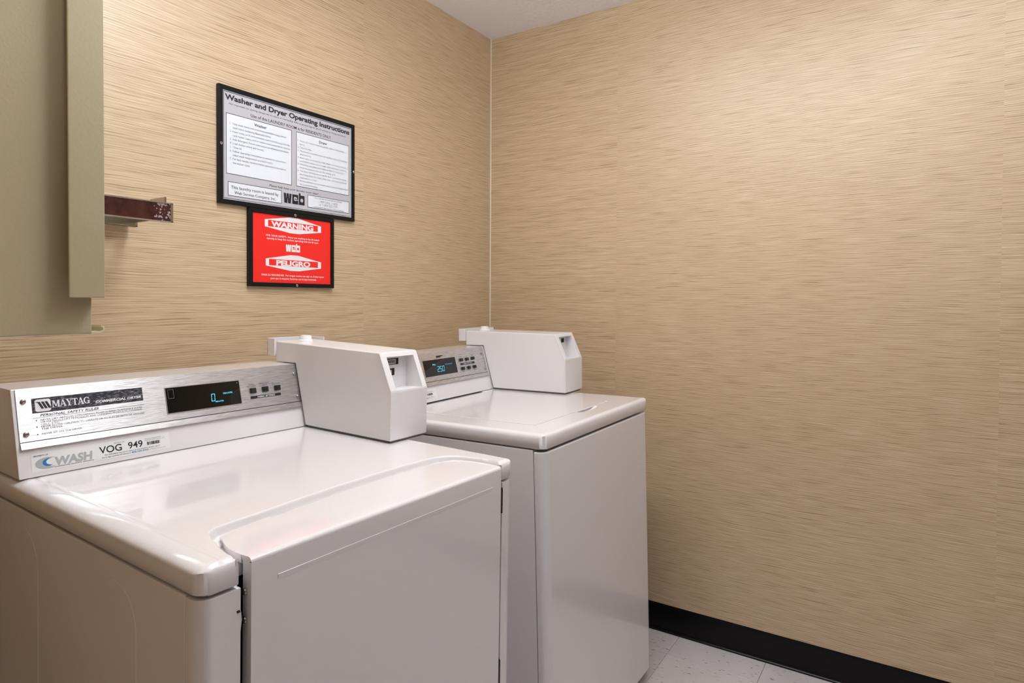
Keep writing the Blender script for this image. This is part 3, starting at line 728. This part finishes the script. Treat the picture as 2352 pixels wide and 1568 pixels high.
# turned-in side flanges of the sheet
for e_ in (0, -1):
    prev = None
    for r_ in grid:
        v = r_[e_]; s_ = 1 if e_ == 0 else -1
        d = Vector((0, .021, 0)) if v.co.z < -.012 else Vector((0, .0, -.0125)) if v.co.y > .003 else Vector((0, .018, -.0125))
        nv = q.verts.new(v.co+d+Vector((s_*.0012, 0, 0)))
        if prev: q.faces.new((prev[0], v, nv, prev[1]))
        prev = (v, nv)
bmesh.ops.recalc_face_normals(q, faces=q.faces)
door = finish('door', q, M['enamel'], dr, OFF, smooth=45, wn=False)
q = bmesh.new(); prism(q, [(-.0046, -.0412), (-.0051, -.0417), (-.0051, -.0426), (-.0046, -.0500)], .108, .604); finish('stiffening_crease', q, M['enamel'], door, OFF, smooth=20, wn=False)
for z in (-.052, -.412):
    q = bmesh.new(); lathe(q, [(.0042, z-.052), (.0042, z-.040), (.0036, z-.0395), (.0036, z-.0385), (.0042, z-.038), (.0042, z-.002), (.0034, z)], Matrix.Translation((.6402, .0005, HB)), 14)
    box(q, .634, .6465, .0035, .0065, z-.052+HB, z+HB); finish('hinge', q, M['hinge'], dr)
q = bmesh.new(); prism(q, [(.0567, -.064), (.0600, -.078), (.0612, -.088), (.0595, -.101), (.0567, -.116)], .006, .022, axis='y'); finish('latch_plate', q, M['enamel'], dr, OFF, wn=False)
for z in (-.0545, -.0925):
    q = bmesh.new(); lathe(q, [(.0045, 0), (.004, .0016), (.002, .002), (.0002, .0018)], Matrix.Translation((.0672, .010, z+HB)) @ Matrix.Rotation(-math.pi/2, 4, 'Y'), 14); finish('screw', q, M['screw'], door, wn=False)
# scuffs of black marks on the near corner post
q = bmesh.new()
for (z, dx_) in ((-.0720, .0535), (-.0735, .0545)): box(q, dx_-.003, dx_+.001, .0006, .0013, z-.001, z+.0008)
finish('paint_chip', q, M['hinge'], dr, OFF, wn=False)

pn, fr = console(dr, 0, .0085, WD-.006, .0150, .640)
for u, s in ((.0254, .1406), (.0254, .0803), (.6094, .1381), (.6100, .0790)): screw(pn, fr, u, s)
q = bmesh.new(); slab(q, fr, .0382, .1170, .2334, .1445, -.0002, .0005); bd = finish('badge', q, M['badge'], pn, wn=False)
q = bmesh.new()
def rrect(bm, f_, u0, s0, u1, s1, r, lift, mi=0):
    pts = []
    for cx_, cy_, a0 in ((u1-r, s1-r, 0), (u0+r, s1-r, 1), (u0+r, s0+r, 2), (u1-r, s0+r, 3)):
        pts += [(cx_+r*math.cos(math.pi/2*(a0+k/5)), cy_+r*math.sin(math.pi/2*(a0+k/5))) for k in range(6)]
    flat(bm, f_, pts, lift, mi)
rrect(q, fr, .0428, .1188, .0680, .1418, .004, .0008)
for k in range(3):      # three slanted bars of the maker's emblem
    a = .0468+.0058*k; flat(q, fr, [(a, .1372), (a+.0042, .1372), (a+.0100, .1240), (a+.0058, .1240)], .0011, 1)
flat(q, fr, [(.0438, .1372), (.0475, .1372), (.0490, .1350), (.0450, .1362)], .0011, 1)
split_print('emblem', q, [M['print_white'], M['print']], pn)
# MAYTAG in slab-serif capitals, drawn stroke by stroke
q = bmesh.new()
def strokes(bm, f_, u, s, w_, h_, polys, lift, mi=0):
    for p in polys: flat(bm, f_, [(u+a*w_, s+b_*h_) for a, b_ in p], lift, mi)
R4 = lambda a, b_, c, d: [(a, b_), (c, b_), (c, d), (a, d)]
LET = dict(
 M=[R4(.08, 0, .17, 1), [(.05, 1), (.30, 1), (.56, .12), (.44, .12)], [(.44, .12), (.54, .12), (.80, 1), (.72, 1)], R4(.72, 0, .93, 1), R4(0, 0, .26, .07), R4(.64, 0, 1, .07), R4(0, .93, .25, 1), R4(.75, .93, 1, 1)],
 A=[[(.08, 0), (.17, 0), (.50, .85), (.44, 1)], [(.42, 1), (.58, 1), (.97, 0), (.70, 0)], R4(.24, .28, .74, .38), R4(0, 0, .28, .07), R4(.58, 0, 1, .07)],
 Y=[[(.05, 1), (.32, 1), (.60, .45), (.40, .42)], [(.78, 1), (.88, 1), (.60, .45), (.52, .45)], R4(.38, 0, .62, .48), R4(.25, 0, .75, .07), R4(0, .93, .42, 1), R4(.66, .93, 1, 1)],
 T=[R4(.38, 0, .62, 1), R4(0, .90, 1, 1), R4(.25, 0, .75, .07), R4(0, .68, .07, 1), R4(.93, .68, 1, 1)],
 G=[[(.5+.5*math.cos(a), .5+.5*math.sin(a)) for a in [math.radians(50+k*17) for k in range(16)]]+[(.5+.27*math.cos(a), .5+.42*math.sin(a)) for a in [math.radians(305-k*17) for k in range(16)]], R4(.70, .02, .92, .44), R4(.56, .40, 1, .47), [(.78, .70), (.86, .70), (.86, 1), (.80, .98)]])
u_ = .0700
for ch, w_ in (('M', .0130), ('A', .0112), ('Y', .0108), ('T', .0098), ('A', .0112), ('G', .0108)):
    strokes(q, fr, u_, .1240+(u_-.07)*.0, w_, .0132, LET[ch], .0009); u_ += w_-.0006
text_s(q, fr, 'COMMERCIAL DRYER', .1437, .1228, .0048, u1=.2298, bold=.03, shear=.22, res=3, lift=.0009)
split_print('lettering', q, M['print_white'], pn)
q = bmesh.new(); text_s(q, fr, 'PERSONAL SAFETY RULES', .0495, .1098, .0043, u1=.1484, bold=.012, shear=.22, res=3, lift=.0003)
for s_ in (.1080, ): rect_s(q, fr, .0384, s_-.0002, .2341, s_+.0003, .0003)
for s_ in (.1033, .0911, .0774): disc(q, fr, .0429, s_, .0011, .0003)
split_print('lettering', q, M['print'], pn)
q = bmesh.new()
for i, (s, u1) in enumerate((('NEVER DRY ARTICLES CONTAINING FOAM RUBBER, FLAMMABLE FUMES', .2294), ('OR MATERIALS LIKE PETROLEUM AND CLEANING PRODUCTS, COOKING', .2285), ('OILS, ETC.', .0800), ('NEVER ALLOW CHILDREN TO OPERATE OR TO PLAY IN, WITH OR AROUND', .2330), ('THE DRYER.', .0850), ('NEVER SIT ON THE DRYER.', .1166))):
    text_s(q, fr, s, .0495, (.1018, .0976, .0934, .0892, .0850, .0760)[i], .0032, u1=u1, lift=.0003)
for s, u0, u1, s_ in (('WHITES', .4770, .4920, .1225), ('AND COLORS', .4710, .4960, .1180), ('PERMANENT', .5060, .5330, .1222), ('PRESS', .5130, .5270, .1178), ('DELICATES', .5400, .5640, .1180)): text_s(q, fr, s, u0, s_, .0030, u1=u1, lift=.0003)
split_print('lettering', q, M['print_grey'], pn)
q = bmesh.new(); rect_s(q, fr, .4780, .0887, .5617, .0952, .0004); text_s(q, fr, 'FABRIC SETTINGS', .4960, .0900, .0038, u1=.5450, bold=.012, shear=.2, lift=.0007, mi=1); split_print('caption_bar', q, [M['print'], M['print_white']], pn)
for u, s in ((.4862, .1082), (.5195, .1085), (.5538, .1082)): button(pn, fr, u, s)
def display(pn, fr, u0, s0, u1, s1):
    q = bmesh.new()
    for a in ((u0-.0015, s0-.0015, u1+.0015, s0), (u0-.0015, s1, u1+.0015, s1+.0015), (u0-.0015, s0, u0, s1), (u1, s0, u1+.0015, s1)): slab(q, fr, *a, -.001, .0010)
    finish('display_bezel', q, M['brush_edge'], pn, wn=False)
    q = bmesh.new(); slab(q, fr, u0, s0, u1, s1, -.001, .0006); return finish('display', q, M['glass'], pn, wn=False)
display(pn, fr, .2803, .0820, .4528, .1368)
q = bmesh.new(); seven(q, fr, '0', .3800, .0955, .0088, .0172, .0013, .0009); text_s(q, fr, 'MINUTES', .3896, .0925, .0030, u1=.4087, bold=.01, lift=.0009); text_s(q, fr, 'DELICATES', .4100, .1093, .0034, u1=.4331, bold=.01, lift=.0009)
split_print('readout', q, M['digit'], pn)
q = bmesh.new()
for a in ((.2850, .1136, .2970, .1139), (.2850, .1328, .2970, .1331), (.2850, .1136, .2853, .1331), (.2967, .1136, .2970, .1331)): rect_s(q, fr, *a, .0009)
disc(q, fr, .4475, .1320, .0009, .0009); split_print('sensor_window', q, M['print_soft'], pn)

def machine_label(t, dy):
    f_ = con_frame(dy, .0004)
    q = bmesh.new(); rrect(q, f_, .0290, .0098, .2770, .0435, .002, .0001); lb = finish('machine_sticker', q, M['sticker'], t, wn=False)
    lb['label'] = 'white property sticker with machine number and bar code'
    q = bmesh.new(); text_s(q, f_, 'VOG  949', .1412, .0225, .0128, u1=.2222, bold=.012, res=5, lift=.0004)
    x = .2310
    rs = random.Random(7)
    while x < .2560:
        w_ = rs.choice((.0005, .0008, .0012, .0016)); rect_s(q, f_, x, .0235, min(x+w_, .2565), .0300, .0004); x += w_+rs.choice((.0004, .0006, .0008))
    split_print('lettering', q, M['print'], lb)
    q = bmesh.new(); text_s(q, f_, 'PROPERTY OF', .0330, .0372, .0026, u1=.0560, bold=.02, lift=.0004); text_s(q, f_, 'multifamily laundry systems', .0640, .0128, .0024, u1=.1300, bold=.008, lift=.0004)
    text_s(q, f_, 'Machine ID', .1690, .0378, .0020, u1=.1880, lift=.0004); text_s(q, f_, 'This room is leased by WASH', .2270, .0358, .0020, u1=.2600, lift=.0004); text_s(q, f_, 'Multifamily Laundry Systems, LLC', .2270, .0328, .0020, u1=.2670, lift=.0004)
    text_s(q, f_, 'For immediate service or repair on this machine, please report', .1500, .0175, .0024, u1=.2560, bold=.008, lift=.0004)
    text_s(q, f_, 'the 6 digit machine ID above to', .1440, .0130, .0024, u1=.1980, bold=.008, lift=.0004); text_s(q, f_, 'or', .2345, .0130, .0022, u1=.2375, lift=.0004)
    split_print('lettering', q, M['print_grey'], lb)
    q = bmesh.new(); text_s(q, f_, '800.342.5932', .2000, .0128, .0030, u1=.2325, bold=.02, lift=.0004)
    def crescent(cu, cs, r, ry, w0, mi):
        N = 22; a0, a1 = math.radians(70), math.radians(285)
        out = [(cu+r*math.cos(a0+(a1-a0)*k/N), cs+ry*math.sin(a0+(a1-a0)*k/N)) for k in range(N+1)]
        inn = [(cu+w0+(r-w0*.35)*math.cos(a0+(a1-a0)*k/N), cs+.0006+(ry-w0*.32)*math.sin(a0+(a1-a0)*k/N)) for k in range(N+1)]
        for k in range(N): flat(q, f_, [out[k], out[k+1], inn[k+1], inn[k]], .0004, mi)
    crescent(.0560, .0245, .0100, .0072, .0045, 0)
    crescent(.0545, .0235, .0200, .0105, .0080, 1)
    text_s(q, f_, 'WASH', .0660, .0165, .0140, u1=.1290, bold=.045, shear=.12, res=3, lift=.0004, mi=1); text_s(q, f_, 'fixlaundry.com', .2385, .0128, .0028, u1=.2665, lift=.0004, mi=1)
    split_print('emblem', q, [M['print_blue'], M['print_soft']], lb)
machine_label(dr, 0)
cb = coin_box(dr, .6155, 0, 'd'); cb['label'] = 'white steel coin box with quarter window'
feet(dr, QD, [(.05, .08), (WD-.05, .08), (.05, .68), (WD-.05, .68)], ZB)

# ---------------- washer
QW = (-.97362, -.8452, .91887, -.02372, -.01862, -.0178); WW = .6517; DYW = -.0275
o_, R_ = pose(QW)
ws = empty('washer', o_, 'white coin-operated top-loading washer with 2.50 readout, by the black baseboard', 'washer', R_)
q = bmesh.new(); box(q, .0006, WW-.0006, .0345, YB+DYW-.006, -.878, -.0415, .003, 2); finish('cabinet', q, M['enamel'], ws, OFF)
q = bmesh.new()
pts = [(0, .0335)]+[(.024*(1-math.cos(a)), .0012+.024*(1-math.sin(a))) for a in [math.pi/2*k/8 for k in range(9)]]
pts += [(WW-x, y) for x, y in pts[::-1]]
prism(q, pts, -.893, -.0450, .0040, 3, axis='z'); finish('front_panel', q, M['enamel'], ws, OFF, smooth=40)
def top_h(x, y, xr):
    z = edge_round(x, .016, .012)+edge_round(WW-x, .012, .010)+edge_round(y, .014, .011)
    z = max(z, -.020)
    dx, dy = (x-.372)/.060, (y-.076)/.017       # finger scoop
    r2 = dx*dx+dy*dy
    if r2 < 1: z -= .0085*(1-r2)**.8
    if .088 < x < .524 and y > .082:            # seat under the lid
        d = min(x-.088, .524-x, y-.082); z -= .004*min(1, d/.004)
    return z
xs_ = seq((0, .020, 10), (.020, .086, 4), (.086, .094, 4), (.094, .30, 6), (.30, .44, 30), (.44, .518, 4), (.518, .528, 4), (.528, WW-.018, 4), (WW-.018, WW, 10))
ys_ = seq((0, .018, 10), (.018, .055, 5), (.055, .10, 24), (.10, YB+DYW-.004, 12))
heightgrid('top_deck', xs_, ys_, top_h, lambda x, y: y, ws, -.0390, M['enamel'])
q = bmesh.new()
def lidpts(x0, x1, y0, y1, r):
    p = []
    for cx_, cy_, a0 in ((x1-r, y1-r, 0), (x0+r, y1-r, 1), (x0+r, y0+r, 2), (x1-r, y0+r, 3)):
        p += [(cx_+r*math.cos(math.pi/2*(a0+k/6)), cy_+r*math.sin(math.pi/2*(a0+k/6))) for k in range(7)]
    return p
prism(q, lidpts(.0905, .5215, .0845, .555, .012), -.0035, .0012, .0012, 2, axis='z'); finish('lid', q, M['enamel'], ws, OFF, smooth=40)
pn, fr = console(ws, DYW, .0085, WW-.006, .0150, .5735)
for u, s in ((.5574, .1368), (.5600, .0790), (.0254, .1406), (.0254, .0803)): screw(pn, fr, u, s, .0042)
display(pn, fr, .2385, .0828, .4050, .1378)
q = bmesh.new(); 
for i, ch in enumerate('250'): seven(q, fr, ch, .3030+.0130*i, .0950, .0095, .0182, .0012, .0009, sh=.10)
disc(q, fr, .3140, .0955, .0008, .0009); disc(q, fr, .3520, .1040, .0006, .0009); text_s(q, fr, 'FILL', .2838, .1190, .0044, u1=.2990, bold=.02, lift=.0009)
split_print('readout', q, M['digit'], pn)
q = bmesh.new(); text_s(q, fr, 'WASHING', .3450, .1150, .0040, u1=.3850, bold=.01, lift=.0009); split_print('readout', q, M['digit_dim'], pn)
q = bmesh.new(); rect_s(q, fr, .3100, .1462, .3440, .1496, .0004); rect_s(q, fr, .3100, .1430, .3330, .1463, .0004); rect_s(q, fr, .4290, .1048, .5090, .1125, .0004)
text_s(q, fr, 'FABRIC SETTINGS', .4450, .1066, .0040, u1=.4930, bold=.01, lift=.0007, mi=1); split_print('caption_bar', q, [M['print'], M['print_white']], pn)
for u in (.4360, .4690, .5025): button(pn, fr, u, .1238, .0155, .0110); button(pn, fr, u+.0008, .0928, .0150, .0110)
q = bmesh.new()
for s, u0, s_ in (('WHITES', .4360, .1325), ('COLORS', .4690, .1325), ('BRIGHT', .5025, .1365), ('COLORS', .5025, .1325), ('PERMANENT', .4368, .0832), ('PRESS', .4368, .0795), ('WOOLENS', .4698, .0832), ('DELICATES', .5033, .0832), ('AND KNITS', .5033, .0795)): text_s(q, fr, s, u0, s_, .0026, xs=.85, align='c', lift=.0003)
split_print('lettering', q, M['print_grey'], pn)
q = bmesh.new()    # small dent mark on the panel crease
flat(q, fr, [(.3710, .0700), (.3722, .0700), (.3740, .0560), (.3728, .0560)], .0048); finish('dent', q, M['screw'], pn, wn=False)
machine_label(ws, DYW)
cb = coin_box(ws, .5787, DYW, 'w'); cb['label'] = 'white steel coin box with narrow slot'
feet(ws, QW, [(.05, .08), (WW-.05, .08), (.05, .66), (WW-.05, .66)], -.878)
